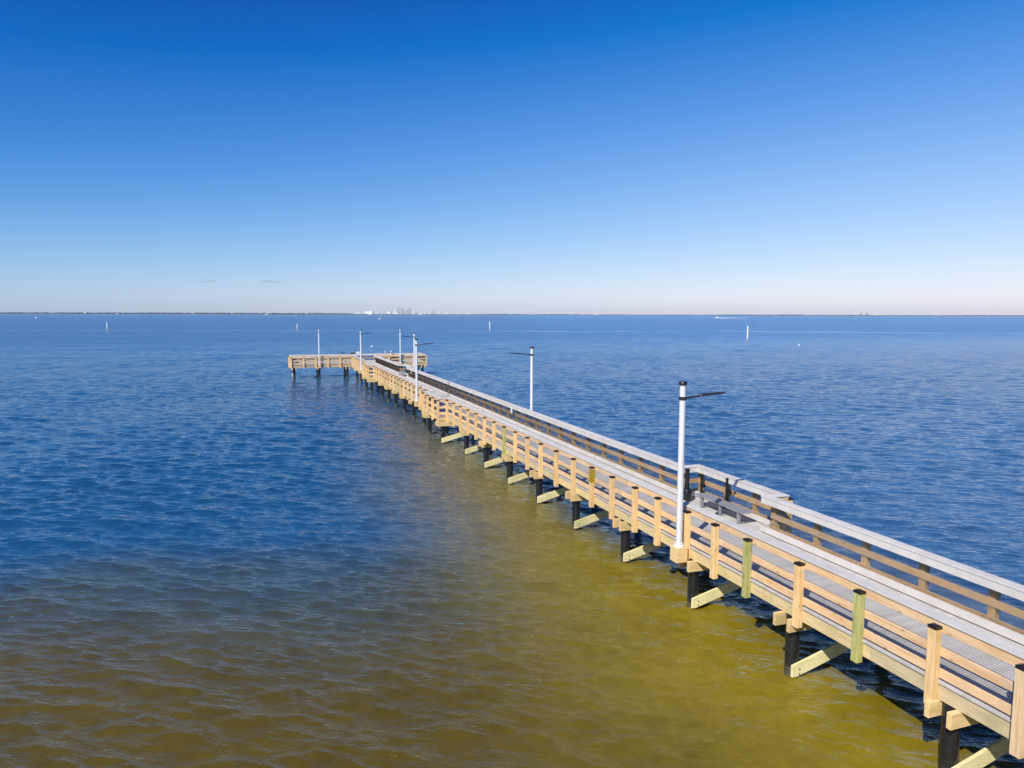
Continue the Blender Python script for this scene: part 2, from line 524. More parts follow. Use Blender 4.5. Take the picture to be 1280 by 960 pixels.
class Seg:
    def __init__(self, p, q, t0, t1):
        self.p, self.q = Vector((*p, 0)), Vector((*q, 0))
        self.L = (self.q - self.p).length
        self.d = (self.q - self.p) / self.L
        self.n = Vector((self.d.y, -self.d.x, 0))       # inward: right of travel
        self.t0, self.t1 = t0, t1                        # turn at the ends: +1 right, -1 left, 0 free

    def ends(self, u):
        return self.t0 * u, self.L - self.t1 * u

    def at(self, s, u, z):
        return self.p + self.d * s + self.n * u + Vector((0, 0, z))

    def strip(self, mb, u0, u1, z0, z1, step=3.1, gap=0.004, phase=0.0, mi=0):
        """A run of boards with mitred ends, cut into lengths."""
        (a0, b0), (a1, b1) = self.ends(u0), self.ends(u1)
        lo, hi = max(a0, a1), min(b0, b1)
        cuts = []
        s = lo + step + phase
        while step and s < hi - 0.8:
            cuts.append(s)
            s += step
        st = [(a0, a1)] + [(c + gap / 2, c + gap / 2) for c in cuts]
        en = [(c - gap / 2, c - gap / 2) for c in cuts] + [(b0, b1)]
        for (s0, s1), (e0, e1) in zip(st, en):
            # (s at u0, s at u1)
            b = [self.at(s0, u0, z0), self.at(e0, u0, z0), self.at(e1, u1, z0), self.at(s1, u1, z0)]
            t = [v + Vector((0, 0, z1 - z0)) for v in b]
            b.reverse(); t.reverse()
            mb.prism(b, t, mi)


def segs(path, before=None, after=None):
    P = ([before] if before else []) + path + ([after] if after else [])
    o = 1 if before else 0
    turn = []
    for i in range(len(path)):
        j = i + o
        if j == 0 or j == len(P) - 1:
            turn.append(0); continue
        a, b, c = P[j - 1], P[j], P[j + 1]
        cr = (b[0] - a[0]) * (c[1] - b[1]) - (b[1] - a[1]) * (c[0] - b[0])
        turn.append(-1 if cr > 0 else 1)
    return [Seg(path[i], path[i + 1], turn[i], turn[i + 1]) for i in range(len(path) - 1)]


SEGL = segs(pathL, after=pathT[1])
SEGT = segs(pathT, before=pathL[-2], after=pathR[1])
SEGR = segs(pathR, before=pathT[-2])

# post stations along the long left railing measured from the photograph, then even bays
L_NEAR = [-7.6, -6.3, -5.0, -3.4, -1.9, -0.3, 1.25, 2.8, 4.35, 5.92, 7.49, 9.0, 10.6, 12.2, 13.89, 15.15, 16.39, 17.87, 19.18, 20.67, 22.17, 23.73, 25.36, 26.99]


def near_fix(y):
    return y - 0.33 * min(1.0, max(0.0, (22.5 - y) / 14.0))


def stations(sg, name):
    if name == 'L' and sg.p.y == Y0:
        st = [near_fix(y) - Y0 for y in L_NEAR]
        n = round((42.73 - 26.99) / 1.57)
        st += [26.99 - Y0 + (42.73 - 26.99) * i / n for i in range(1, n + 1)]
        return st
    lo, hi = 0.07, sg.L - 0.07
    if sg.L < 1.0:
        return []
    n = max(1, round((hi - lo) / 1.57))
    return [lo + (hi - lo) * i / n for i in range(n + 1)]


def in_view(v):
    d = v - Vector((0, 0, CAM_Z))
    z = d.dot(FWD)
    return z > 1 and abs(d.dot(RGT) / z) < 0.75


H = lambda h: DECK + h
all_posts = []
railings = {}
for key, SG, lab in (('L', SEGL, 'sunlit outer railing along the left side, pale new timber'),
                     ('T', SEGT, 'railing round the wide far head of the pier'),
                     ('R', SEGR, 'right side railing seen from within, behind dark wire mesh')):
    r = empty('railing', (0, 0, 0), pier)
    r.location = Vector((SG[0].p.x, SG[0].p.y, DECK)) - PO
    r['label'] = lab
    railings[key] = r
    caps, fas, kick, top, mid, bot, wire, stg = MB(), MB(), MB(), MB(), MB(), MB(), MB(), MB()
    topx, midx, botx, stgx = MB(), MB(), MB(), MB()
    for i, s in enumerate(SG):
        ph = random.uniform(-1.2, 0.6)
        s.strip(caps, -0.02, 0.243, H(1.042), H(1.08), 4.7, 0.006, ph)
        s.strip(fas, 0.192, 0.228, H(0.868), H(1.040), 4.7, 0.006, ph + 0.6)
        if key != 'L':
            s.strip(kick, 0.192, 0.228, H(0.035), H(0.205), 4.7, 0.006, ph + 0.3)
        across = abs(s.d.x) > 0.5
        s.strip(topx if across else top, 0.0, 0.038, H(0.865), H(1.016), 3.15, 0.005, ph)
        s.strip(midx if across else mid, 0.0, 0.038, H(0.44), H(0.60), 3.15, 0.005, ph + 0.4)
        s.strip(botx if across else bot, 0.0, 0.038, H(0.052), H(0.22), 3.15, 0.005, ph - 0.3)
        s.strip(stgx if across else stg, 0.004, 0.052, H(-0.335), H(-0.040), 3.78, 0.006, ph - 0.2)
        # woven wire: two families of diagonals clipped to the run, just inside the rails
        u = 0.05
        a, b = s.ends(u)
        h0, h1 = 0.02, 1.03
        pitch_, t = (0.046, 0.0017) if key == 'L' else ((0.042, 0.0026) if key == 'R' else (0.042, 0.0020))
        for sgn in (1, -1):
            k = a - (h1 - h0) if sgn > 0 else a
            kend = b if sgn > 0 else b + (h1 - h0)
            while k < kend:
                # s = k + sgn * (h - h0)
                if sgn > 0:
                    ha, hb = h0 + max(0, a - k), h0 + min(h1 - h0, b - k)
                else:
                    ha, hb = h0 + max(0, k - b), h0 + min(h1 - h0, k - a)
                if hb - ha > 0.01:
                    uu = u + (0.002 if sgn > 0 else -0.002)
                    p0 = s.at(k + sgn * (ha - h0), uu, H(ha)); p1 = s.at(k + sgn * (hb - h0), uu, H(hb))
                    e = (p1 - p0).normalized(); n1 = s.n * t; n2 = e.cross(s.n) * t
                    bs = [p0 + n1, p0 + n2, p0 - n1, p0 - n2]
                    vs = bs + [v + (p1 - p0) for v in bs]
                    wire.add(vs, [(j, (j + 1) % 4, 4 + (j + 1) % 4, 4 + j) for j in range(4)])
                k += pitch_
        st = stations(s, key)
        for q in st:
            c = s.at(q, -0.07, 0)
            if all((c - p[0]).length > 0.35 for p in all_posts):
                all_posts.append((c, key, s.n.copy()))
    part(caps, 'cap_board', M['comp'], r, bevel=0.004)
    part(fas, 'fascia_board', M['comp'], r)
    if kick.v:
        part(kick, 'kick_board', M['comp'], r)
    for nm, A, B in (('top_rail', top, topx), ('mid_rail', mid, midx), ('bottom_rail', bot, botx)):
        base = len(A.v)
        A.v += B.v; A.f += [tuple(base + j for j in q) for q in B.f]; A.m += [1] * len(B.f)
        part(A, nm, [M['rail_y'], M['rail_x']], r, bevel=0.004)
    part(wire, 'wire_mesh', M['wire'], r)
    base = len(stg.v)
    stg.v += stgx.v; stg.f += [tuple(base + j for j in q) for q in stgx.f]; stg.m += [1] * len(stgx.f)
    part(stg, 'stringer', [M['beam_y'], M['beam_x']], pier, bevel=0.005)

# posts: one mesh each for those that show largest, the far rest as one
pm = MB(); pm.box(-0.080, 0.068, -0.080, 0.080, -0.46, 0.94)
POST = pm.mesh('post', M['post'])
POSTG = pm.mesh('post_green', M['post_green'])
cm = MB()
cm.box(-0.084, 0.069, -0.084, 0.084, 0.925, 0.975)
cm.prism([(-0.084, -0.084, 0.975), (0.069, -0.084, 0.975), (0.069, 0.084, 0.975), (-0.084, 0.084, 0.975)],
         [(-0.04, -0.04, 0.987), (0.03, -0.04, 0.987), (0.03, 0.04, 0.987), (-0.04, 0.04, 0.987)])
PCAP = cm.mesh('post_cap', M['black'])
vis = sorted([p for p in all_posts if in_view(p[0])], key=lambda p: p[0].length)
near = vis[:98]
rest = [p for p in all_posts if p not in near]
rp, rc = MB(), MB()
for c, key, n in rest:
    for mb, src in ((rp, pm), (rc, cm)):
        mb.add([(n.x * x - n.y * y + c.x, n.y * x + n.x * y + c.y, z + DECK) for x, y, z in src.v], src.f)
GREEN_Y = (10.6, 13.89, 31.7, 60.2)
for c, key, n in near:
    r = railings[key]
    base = PO + r.location
    green = (key == 'L' and any(abs(c.y - g) < 0.3 for g in GREEN_Y))
    o = link(bpy.data.objects.new('post', POSTG if green else POST), r, Vector((c.x, c.y, DECK)) - base, 0.007)
    o.rotation_euler.z = math.atan2(n.y, n.x)
    if green and key == 'L':
        o['label'] = 'greenish treated post'
    link(bpy.data.objects.new('post_cap', PCAP), r, Vector((c.x, c.y, DECK)) - base).rotation_euler.z = math.atan2(n.y, n.x)
tag(part(rp, 'post', M['post'], railings['T']), kind='stuff')
tag(part(rc, 'post_cap', M['black'], railings['T']), kind='stuff')

# yellow and black hazard strip on one left post
yb = min((p for p in near if p[1] == 'L'), key=lambda p: abs(p[0].y - 22.17))[0]
hz = MB()
nst = 7
zt, zb = H(0.885), H(0.42)
for side in range(2):
    # bands wrap the river face and the face towards the shore
    for k in range(-2, nst):
        hgt = (zt - zb) / nst
        for (k0, mi) in ((k, 0), (k + 0.5, 1)):
            a0, a1 = zb + k0 * hgt, zb + (k0 + 0.5) * hgt
            sl = hgt * 1.0
            if side == 0:
                P = lambda t, z: (yb.x - 0.083, yb.y + 0.083 - 0.160 * t, z)
            else:
                P = lambda t, z: (yb.x - 0.083 + 0.160 * t, yb.y - 0.083, z)
            q = [(0, a0), (1, a0 + sl), (1, a1 + sl), (0, a1)]
            q = [(t, min(max(z, zb), zt)) for t, z in q]
            if max(z for t, z in q) - min(z for t, z in q) < 0.01:
                continue
            if abs(q[0][1] - q[3][1]) < 1e-6 and abs(q[1][1] - q[2][1]) < 1e-6:
                continue
            hz.add([P(t, z) for t, z in q], [(0, 1, 2, 3)], mi)
part(hz, 'hazard_tape', [M['yellow'], M['black']], railings['L'])

# deck
dk = MB()
y = Y0
while y < TF - 0.02:
    y1 = min(y + 0.138, TF - 0.03)
    x0, x1 = XL - 0.03, XR + 0.03
    for a, b in AL_L:
        if a - 0.03 < (y + y1) / 2 < b + 0.03:
            x0 -= OUT
    for a, b in AL_R:
        if a - 0.03 < (y + y1) / 2 < b + 0.03:
            x1 += OUT
    dk.box(x0, x1, y, y1, DECK - 0.036, DECK)
    y += 0.143
y = TF - 0.03
while y < TB + 0.03:
    y1 = min(y + 0.138, TB + 0.03)
    xs = [TX0 - 0.03, TX0 + 4.9, XL + 0.5, XR + 0.1, TX1 - 4.1, TX1 + 0.03]
    for a, b in zip(xs[:-1], xs[1:]):
        dk.box(a + 0.002, b - 0.002, y, y1, DECK - 0.036, DECK)
    y += 0.143
part(dk, 'deck', M['deck'], pier)

js = MB()
for x in (11.55, 12.3, 13.05):
    yy = Y0
    while yy < TF:
        js.box(x - 0.04, x + 0.04, yy, min(yy + 3.775, TF), DECK - 0.333, DECK - 0.040)
        yy += 3.78
part(js, 'joist', M['beam_y'], pier)

# bents: two piles, a split cap, one diagonal brace
PT = DECK - 0.34
BY = [near_fix(8.75 + 3.78 * k) for k in range(-4, 22)]
PILE = MB()
PILE.lathe((0, 0, 0), [(0.148, -2.6), (0.148, PT - 0.02), (0.13, PT - 0.005)], 24)
PILEM = PILE.mesh('pile', M['pile'], True)
bolt = MB()
bolt.tube((0.10, -0.10, 0), (0.122, -0.122, 0), 0.018, n=8)
BOLTM = bolt.mesh('bolt', M['zinc'])


def pile(x, y, bolts=False):
    o = link(bpy.data.objects.new('pile', PILEM), pier, Vector((x, y, 0)) - PO, smooth=True)
    if bolts:
        for zz in (PT - 0.13, PT - 0.24):
            link(bpy.data.objects.new('bolt', BOLTM), o, (0, 0, zz))
    return o


for by in BY:
    xl = XL + 0.12
    xr = XR - 0.12
    al = any(a - 0.5 < by < b + 0.5 for a, b in AL_L)
    ar = any(a - 0.5 < by < b + 0.5 for a, b in AL_R)
    pile(xl - (0.45 if al else 0), by, 5 < by < 40)
    pile(xr + (0.45 if ar else 0), by)
    c = MB()
    e0, e1 = XL - 0.20 - (OUT if al else 0), XR + 0.20 + (OUT if ar else 0)
    c.box(e0, e1, by - 0.245, by - 0.152, PT - 0.29, PT - 0.003)
    c.box(e0 - 0.03, e1, by + 0.152, by + 0.245, PT - 0.29, PT - 0.003)
    part(c, 'pile_cap', M['beam_x'], pier, bevel=0.006)
    if by > 44:                       # farther out the bents stand without braces
        continue
    b = MB()
    x0, x1 = XL - 0.03 - (0.45 if al else 0), XR + 0.1
    yb0, yb1 = by - 0.212, by - 0.152
    z0 = 0.07 + random.uniform(-0.03, 0.04)
    sl = 0.26
    P = [(x0, z0), (x0 + 0.12, z0 - 0.0), (x1, z0 + sl * (x1 - x0) - 0.02), (x1, z0 + sl * (x1 - x0) + 0.26), (x0, z0 + 0.27)]
    b.prism([(x, yb0, z) for x, z in P], [(x, yb1, z) for x, z in P])
    bo = part(b, 'brace', M['brace'], pier, bevel=0.005)
    if by > 5 and by < 40:
        for dz in (0.06, 0.17):
            k = MB()
            k.tube((xl + 0.04 - (0.45 if al else 0), yb0 - 0.012, z0 + dz), (xl + 0.04 - (0.45 if al else 0), yb0 + 0.01, z0 + dz), 0.016, n=8)
            part(k, 'bolt', M['darkmetal'], bo)
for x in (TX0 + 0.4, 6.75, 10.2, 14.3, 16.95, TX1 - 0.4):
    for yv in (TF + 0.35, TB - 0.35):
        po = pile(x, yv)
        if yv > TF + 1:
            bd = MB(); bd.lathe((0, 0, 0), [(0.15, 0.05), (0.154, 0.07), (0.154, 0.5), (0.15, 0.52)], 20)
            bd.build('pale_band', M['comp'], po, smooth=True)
    c = MB()
    for s in (-1, 1):
        xa, xb = sorted((x + s * 0.152, x + s * 0.245))
        c.box(xa, xb, TF - 0.15, TB + 0.15, PT - 0.29, PT - 0.003)
    part(c, 'pile_cap', M['beam_y'], pier, bevel=0.006)

# ------------------------------------------------------------------ lamp posts
def make_lamp():
    root = empty('lamp_post', (0, 0, 0))
    b = MB()
    b.box(-0.17, 0.17, -0.17, 0.17, -0.42, -0.01)
    b.build('base_block', M['beam_x'], root, bevel=0.008)
    f = MB(); f.lathe((0, 0, 0), [(0.15, -0.012), (0.15, 0.03), (0.115, 0.05), (0.11, 0.10)], 20)
    f.build('flange', M['white'], root, smooth=True)
    p = MB(); p.lathe((0, 0, 0), [(0.088, 0.02), (0.085, 2.0), (0.082, 4.42)], 20)
    p.build('pole', M['white'], root, smooth=True)
    c = MB(); c.lathe((0, 0, 0), [(0.088, 4.40), (0.115, 4.41), (0.115, 4.47), (0.09, 4.50), (0.03, 4.51)], 20)
    c.build('pole_cap', M['black'], root, smooth=True)
    a = MB()
    a.lathe((0, 0, 0), [(0.096, 4.00), (0.096, 4.09)], 16)
    a.tube((0.08, 0, 4.045), (0.62, 0, 4.10), 0.028, 0.024, 10)
    a.build('arm', M['darkmetal'], root, smooth=True)
    l = MB()
    l.prism([(0.52, -0.05, 4.075), (1.22, -0.09, 4.135), (1.32, -0.05, 4.145), (1.32, 0.05, 4.145), (1.22, 0.09, 4.135), (0.52, 0.05, 4.075)],
            [(0.55, -0.04, 4.14), (1.20, -0.07, 4.175), (1.31, -0.04, 4.175), (1.31, 0.04, 4.175), (1.20, 0.07, 4.175), (0.55, 0.04, 4.14)])
    lo = l.build('luminaire', M['darkmetal'], root, bevel=0.006)
    d = MB()
    d.prism([(0.72, -0.055, 4.086), (1.18, -0.065, 4.124), (1.18, 0.065, 4.124), (0.72, 0.055, 4.086)],
            [(0.72, -0.055, 4.10), (1.18, -0.065, 4.138), (1.18, 0.065, 4.138), (0.72, 0.055, 4.10)])
    d.build('lens', M['grey'], lo)
    return root


LG = 'lamp posts along the pier'
lamps = [
    (XL - 0.31, 16.25, 0, 'tall white lamp post nearest the camera, before the bench bay, its dark arm pointing right'),
    (XR + 0.31, 36.6, math.pi, 'white lamp post standing alone behind the right railing by a small white notice'),
    (XL - 0.31, 50.7, 0, 'white lamp post beyond the nearer left bump-out of the pier, arm pointing right'),
    (XR + 0.31, 68.5, math.pi, 'white lamp post behind the right railing just before the far bench bay'),
    (XL - 0.31, 81.0, 0, 'white lamp post at the far end of the left railing, near the pier head'),
    (6.75, TF - 0.31, math.pi / 2, 'white lamp post on the front of the left wing of the pier head'),
    (16.85, TF - 0.31, math.pi / 2, 'white lamp post on the front of the right wing of the pier head'),
]
L0 = make_lamp()
for i, (x, y, rz, lab) in enumerate(lamps):
    o = L0 if i == 0 else copy_tree(L0)
    o.location = (x, y, DECK + 0.02)
    o.rotation_euler.z = rz
    tag(o, lab, 'lamp post', LG)


# ------------------------------------------------------------------ furniture of the bump-outs
def make_bench():
    root = empty('bench', (0, 0, 0))
    s = MB()
    for k in range(3):
        s.box(-0.20 + k * 0.137, -0.20 + k * 0.137 + 0.131, -1.22, 1.22, 0.375, 0.415)
    s.build('seat', M['grey'], root, bevel=0.004)
    for yv in (-0.95, 0.0, 0.95):
        g = MB()
        g.box(-0.16, -0.07, yv - 0.04, yv + 0.04, 0.02, 0.35)
        g.box(-0.19, 0.19, yv - 0.05, yv + 0.05, 0.345, 0.374)
        g.box(-0.14, 0.14, yv - 0.07, yv + 0.07, 0.0, 0.022)
        g.build('leg', M['grey'], root, bevel=0.004)
    return root


BG = 'grey backless benches in the bump-outs'
B0 = make_bench()
for i, (x, y, lab) in enumerate([
    (13.55, 18.45, 'grey backless bench in the near right bump-out, beside the tall black pipe'),
    (XL - 0.10, 45.05, 'grey backless bench in the nearer left bump-out, its top showing over the railing'),
    (13.55, 72.0, 'grey backless bench in the far right bump-out'),
]):
    o = B0 if i == 0 else copy_tree(B0)
    o.location = (x, y, DECK)
    tag(o, lab, 'bench', BG)

root = tag(empty('line_bin', (13.45, 20.30, DECK)), 'black bin at the bench end, a slim pipe rising from a wide drum', 'bin')
b = MB(); b.lathe((0, 0, 0), [(0.15, 0.0), (0.165, 0.03), (0.165, 0.40), (0.15, 0.42), (0.10, 0.44)], 24)
b.build('drum', M['black'], root, smooth=True)
b = MB(); b.lathe((0, 0, 0), [(0.085, 0.43), (0.085, 0.58), (0.072, 0.62), (0.072, 1.02), (0.088, 1.03), (0.088, 1.09), (0.07, 1.11)], 20)
b.build('pipe', M['black'], root, smooth=True)


def make_tube():
    root = empty('rod_holder', (0, 0, 0))
    t = MB(); t.lathe((0, 0, 0), [(0.042, 0.30), (0.042, 0.96), (0.055, 0.97), (0.055, 1.02), (0.045, 1.03)], 16)
    t.build('tube', M['black'], root, smooth=True)
    c = MB(); c.box(-0.02, 0.13, -0.07, 0.07, 0.56, 0.66)
    c.build('clamp', M['black'], root, bevel=0.01)
    return root


T0 = make_tube()
for i, (x, y, lab) in enumerate([
    (14.06, 18.95, 'tall thin black rod holder clamped to the bump-out railing behind the middle of the bench'),
    (14.06, 20.35, 'thin black rod holder on the railing right behind the black drum')]):
    o = T0 if i == 0 else copy_tree(T0)
    o.location = (x, y, DECK - (0.15 if i else 0))
    tag(o, lab, 'rod holder', 'black rod holders')

# small white notices on the inside of the right railing
for i, (y, lab) in enumerate([(38.4, 'small blank white notice hung inside the right railing, nearest lamp on that side'),
                              (67.4, 'small white notice hung inside the right railing by the far bench bay')]):
    nb = MB()
    nb.box(-0.008, 0.008, -0.12, 0.12, -0.18, 0.18)
    for s in (-0.07, 0.07):
        nb.box(-0.002, 0.002, s - 0.01, s + 0.01, 0.178, 0.24)
    o = nb.build('notice_board', M['white'], None, (XR - 0.245, y, H(0.80)))
    tag(o, lab, 'notice', 'white notices on the right railing')

# ------------------------------------------------------------------ people's things and a person at the head
BX = 0.55
hb = tag(empty('bench', (16.3, TB - 0.55, DECK), None, math.pi / 2), 'grey bench by the back railing of the pier head with a seated person', 'bench', BG)
for ch in B0.children:
    c = ch.copy(); COL.objects.link(c); c.parent = hb


def skin_body(name, pts, edges, mat, parent=None, loc=None, sub=2):
    me = bpy.data.meshes.new(name)
    me.from_pydata([p[:3] for p in pts], edges, [])
    me.materials.append(mat)
    o = bpy.data.objects.new(name, me)
    link(o, parent, loc)
    o.modifiers.new('skin', 'SKIN')
    if not me.skin_vertices:
        me.skin_vertices.new(name='')
    for v, p in zip(me.skin_vertices[0].data, pts):
        v.radius = (p[3], p[4] if len(p) > 4 else p[3])
    me.skin_vertices[0].data[0].use_root = True
    s = o.modifiers.new('sub', 'SUBSURF'); s.levels = s.render_levels = sub
    me.polygons.foreach_set('use_smooth', [True] * len(me.polygons))
    return o


pe = tag(empty('person', (16.15, TB - 0.62, DECK)), 'person in pale top and white hat sitting on the pier head bench', 'person')
pts = [(0, 0, 0.56, .15, .17), (0, 0, 0.78, .13, .16), (-0.01, 0, 1.00, .12, .18), (0.0, 0, 1.10, .06, .07), (0.03, 0, 1.20, .075), (0.05, 0, 1.32, .085),
       (0.20, 0.10, 0.57, .09), (0.46, 0.12, 0.54, .06), (0.48, 0.12, 0.10, .045), (0.60, 0.13, 0.05, .04),
       (0.20, -0.10, 0.57, .09), (0.46, -0.12, 0.54, .06), (0.50, -0.12, 0.10, .045), (0.62, -0.13, 0.05, .04),
       (0.02, 0.20, 0.98, .055), (0.08, 0.26, 0.74, .045), (0.32, 0.16, 0.68, .035), (0.40, 0.14, 0.66, .03),
       (0.02, -0.20, 0.98, .055), (0.08, -0.26, 0.74, .045), (0.32, -0.16, 0.68, .035), (0.40, -0.14, 0.66, .03)]
ed = [(0, 1), (1, 2), (2, 3), (3, 4), (4, 5), (0, 6), (6, 7), (7, 8), (8, 9), (0, 10), (10, 11), (11, 12), (12, 13),
      (2, 14), (14, 15), (15, 16), (16, 17), (2, 18), (18, 19), (19, 20), (20, 21)]
skin_body('body', pts, ed, M['skin'], pe)
skin_body('shirt', [(0, 0, 0.58, .17, .19), (0, 0, 0.80, .15, .18), (-0.01, 0, 1.01, .135, .19), (0, 0, 1.07, .08, .1), (0.02, 0.20, 0.98, .075), (0.07, 0.25, 0.78, .07), (0.02, -0.20, 0.98, .075), (0.07, -0.25, 0.78, .07)],
          [(0, 1), (1, 2), (2, 3), (2, 4), (4, 5), (2, 6), (6, 7)], M['cloth'], pe)
skin_body('trousers', [(0, 0, 0.55, .165, .18), (0.2, 0.10, 0.57, .105), (0.46, 0.12, 0.545, .08), (0.48, 0.12, 0.16, .06), (0.2, -0.10, 0.57, .105), (0.46, -0.12, 0.545, .08), (0.50, -0.12, 0.16, .06)],
          [(0, 1), (1, 2), (2, 3), (0, 4), (4, 5), (5, 6)], M['trouser'], pe)
hm = MB(); hm.lathe((0.05, 0, 1.33), [(0.16, 0.0), (0.165, 0.012), (0.105, 0.02), (0.10, 0.10), (0.06, 0.13)], 16)
hm.build('hat', M['white'], pe, smooth=True)

# cooler and bag on the back railing straight ahead of the walkway
root = tag(empty('cooler_box', (11.95, TB - 0.11, H(1.08))), 'white cooler box set on the back railing at the end of the walkway', 'cooler')
b = MB(); b.box(-0.24, 0.24, -0.13, 0.13, 0.0, 0.24); b.build('box', M['white'], root, bevel=0.02)
b = MB(); b.box(-0.25, 0.25, -0.14, 0.14, 0.243, 0.29); b.build('lid', M['white'], root, bevel=0.015)
bg = MB()
bg.prism([(-0.36, -0.12, 0), (0.36, -0.12, 0), (0.36, 0.12, 0), (-0.36, 0.12, 0)], [(-0.28, -0.09, 0.2), (0.20, -0.09, 0.16), (0.20, 0.09, 0.16), (-0.28, 0.09, 0.2)])
root = tag(bg.build('duffel_bag', M['black'], None, (11.3, TB - 0.11, H(1.081)), bevel=0.03), 'black bag lying on the back railing left of the white cooler', 'bag')


def make_bird(name, body, wing):
    root = empty(name, (0, 0, 0))
    skin_body('body', [(0, 0, .16, .075), (-.12, 0, .15, .06), (-.26, 0, .13, .02), (.09, 0, .20, .055), (.14, 0, .27, .035), (.17, 0, .31, .04), (.24, 0, .305, .012),
                       (0, .03, .08, .014), (0, .03, .0, .01), (0, -.03, .08, .014), (0, -.03, .0, .01)],
              [(0, 1), (1, 2), (0, 3), (3, 4), (4, 5), (5, 6), (0, 7), (7, 8), (0, 9), (9, 10)], body, root)
    for s in (-1, 1):
        skin_body('wing', [(.06, s * .06, .19, .03, .05), (-.1, s * .065, .17, .02, .05), (-.28, s * .04, .13, .01)], [(0, 1), (1, 2)], wing, root, sub=1)
    return root


g = tag(make_bird('seagull', M['gull_w'], M['gull_g']), 'white gull perched on the back railing left of the seated person', 'bird')
g.location = (15.55, TB - 0.11, H(1.08)); g.rotation_euler.z = R(200)
g = tag(make_bird('cormorant', M['black'], M['black']), 'black bird perched on the back railing of the left wing', 'bird')
g.location = (10.0, TB - 0.11, H(1.08)); g.rotation_euler.z = R(170)

# ------------------------------------------------------------------ channel markers, floats, boats
def make_marker(r, h, white_from):
    root = empty('channel_marker', (0, 0, 0))
    p = MB(); p.lathe((0, 0, 0), [(r * 1.02, -1.5), (r, white_from)], 14)
    p.build('pile_foot', M['beam_x'], root, smooth=True)
    s = MB(); s.lathe((0, 0, 0), [(r * 1.12, white_from), (r * 1.12, h - 0.25), (r * 0.9, h - 0.05), (r * 0.2, h)], 14)
    s.build('sleeve', M['white'], root, smooth=True)
    return root


MG = 'marker piles standing in the bay'
for px, d, r, h, wf, lab in [
    (935, 227, 0.21, 4.6, 0.6, 'thick white marker pile in the open water right of the near lamp post'),
    (612, 366, 0.24, 4.3, 0.7, 'white marker pile in the water right of the pier head'),
    (371, 350, 0.20, 3.4, 0.6, 'white marker pile showing just over the left wing of the pier head'),
    (133, 330, 0.24, 4.0, 1.2, 'white marker pile with brown foot, far out on the left'),
]:
    o = make_marker(r, h, wf); o.location = far(px, d)
    tag(o, lab, 'channel marker', MG)

for px, d, lab in [(464, 176, 'small white float on the water above the far left lamp post'), (1000, 190, 'small white float on the water near the thick marker pile')]:
    root = empty('float_buoy', far(px, d))
    b = MB(); b.lathe((0, 0, 0), [(0.05, -0.22), (0.22, -0.1), (0.27, 0.05), (0.22, 0.2), (0.08, 0.28)], 14)
    b.build('ball', M['hull'], root, smooth=True)
    b = MB(); b.tube((0, 0, 0.27), (0, 0, 0.5), 0.02, n=8); b.build('stick', M['black'], root)
    tag(root, lab, 'buoy', 'white floats')

root = tag(empty('channel_buoy', far(765, 1500)), 'teal green buoy far out just below the right-hand treeline', 'buoy')
b = MB(); b.lathe((0, 0, 0), [(0.7, -0.5), (1.1, 0.0), (1.1, 0.6), (0.5, 0.9), (0.4, 2.6), (0.1, 2.9)], 14); b.build('hull', M['teal'], root, smooth=True)
b = MB(); b.box(-0.55, 0.55, -0.03, 0.03, 2.9, 3.8); b.build('day_board', M['white'], root)


def boat_hull(mb, L, W, Hh, mi=0):
    """Bow towards +X; flared sides, raked stem."""
    st = []
    for t in (0, 0.25, 0.5, 0.7, 0.85, 0.95, 1.0):
        wd = W / 2 * (0.9 + 0.1 * math.sin(t * 3)) * (1 - max(0, (t - 0.55) / 0.45) ** 2.2)
        wd = max(wd, 0.02)
        sheer = Hh * (1 + 0.35 * t * t)
        x = -L / 2 + L * t
        st.append([(x - 0.0, -wd, sheer), (x - L * 0.06 * t, -wd * 0.75, 0.05), (x - L * 0.09 * t, 0, -0.35), (x - L * 0.06 * t, wd * 0.75, 0.05), (x, wd, sheer)])
    vs = [p for r in st for p in r]
    fs = []
    for i in range(len(st) - 1):
        for k in range(4):
            fs.append((i * 5 + k, i * 5 + k + 1, (i + 1) * 5 + k + 1, (i + 1) * 5 + k))
        fs.append((i * 5 + 4, i * 5, (i + 1) * 5, (i + 1) * 5 + 4))
    fs.append((0, 1, 2, 3, 4)); e = (len(st) - 1) * 5
    fs.append((e + 4, e + 3, e + 2, e + 1, e))
    mb.add(vs, fs, mi)


def motorboat(loc, rz, L, label, hull='hull', top=True, group='boats far out on the bay'):
    root = tag(empty('motorboat', loc, None, rz), label, 'boat', group)
    h = MB(); boat_hull(h, L, L * 0.32, L * 0.13); h.build('hull', M[hull], root)
    c = MB()
    zb = L * 0.14
    c.prism([(-L * .15, -L * .11, zb), (L * .16, -L * .10, zb), (L * .16, L * .10, zb), (-L * .15, L * .11, zb)],
            [(-L * .13, -L * .09, zb + L * .13), (L * .06, -L * .08, zb + L * .13), (L * .06, L * .08, zb + L * .13), (-L * .13, L * .09, zb + L * .13)])
    c.build('cabin', M['hull'], root)
    if top:
        r = MB(); r.box(-L * .18, L * .10, -L * .12, L * .12, zb + L * .20, zb + L * .215)
        for sx in (-.14, .06):
            for sy in (-.09, .09):
                r.tube((L * sx, L * sy, zb + L * .12), (L * sx, L * sy, zb + L * .205), L * 0.006, n=6)
        r.build('hard_top', M['hull'], root)
    m = MB(); m.box(-L * .55, -L * .50, -L * .04, L * .04, L * .02, L * .2); m.build('outboard_motor', M['black'], root)
    return root


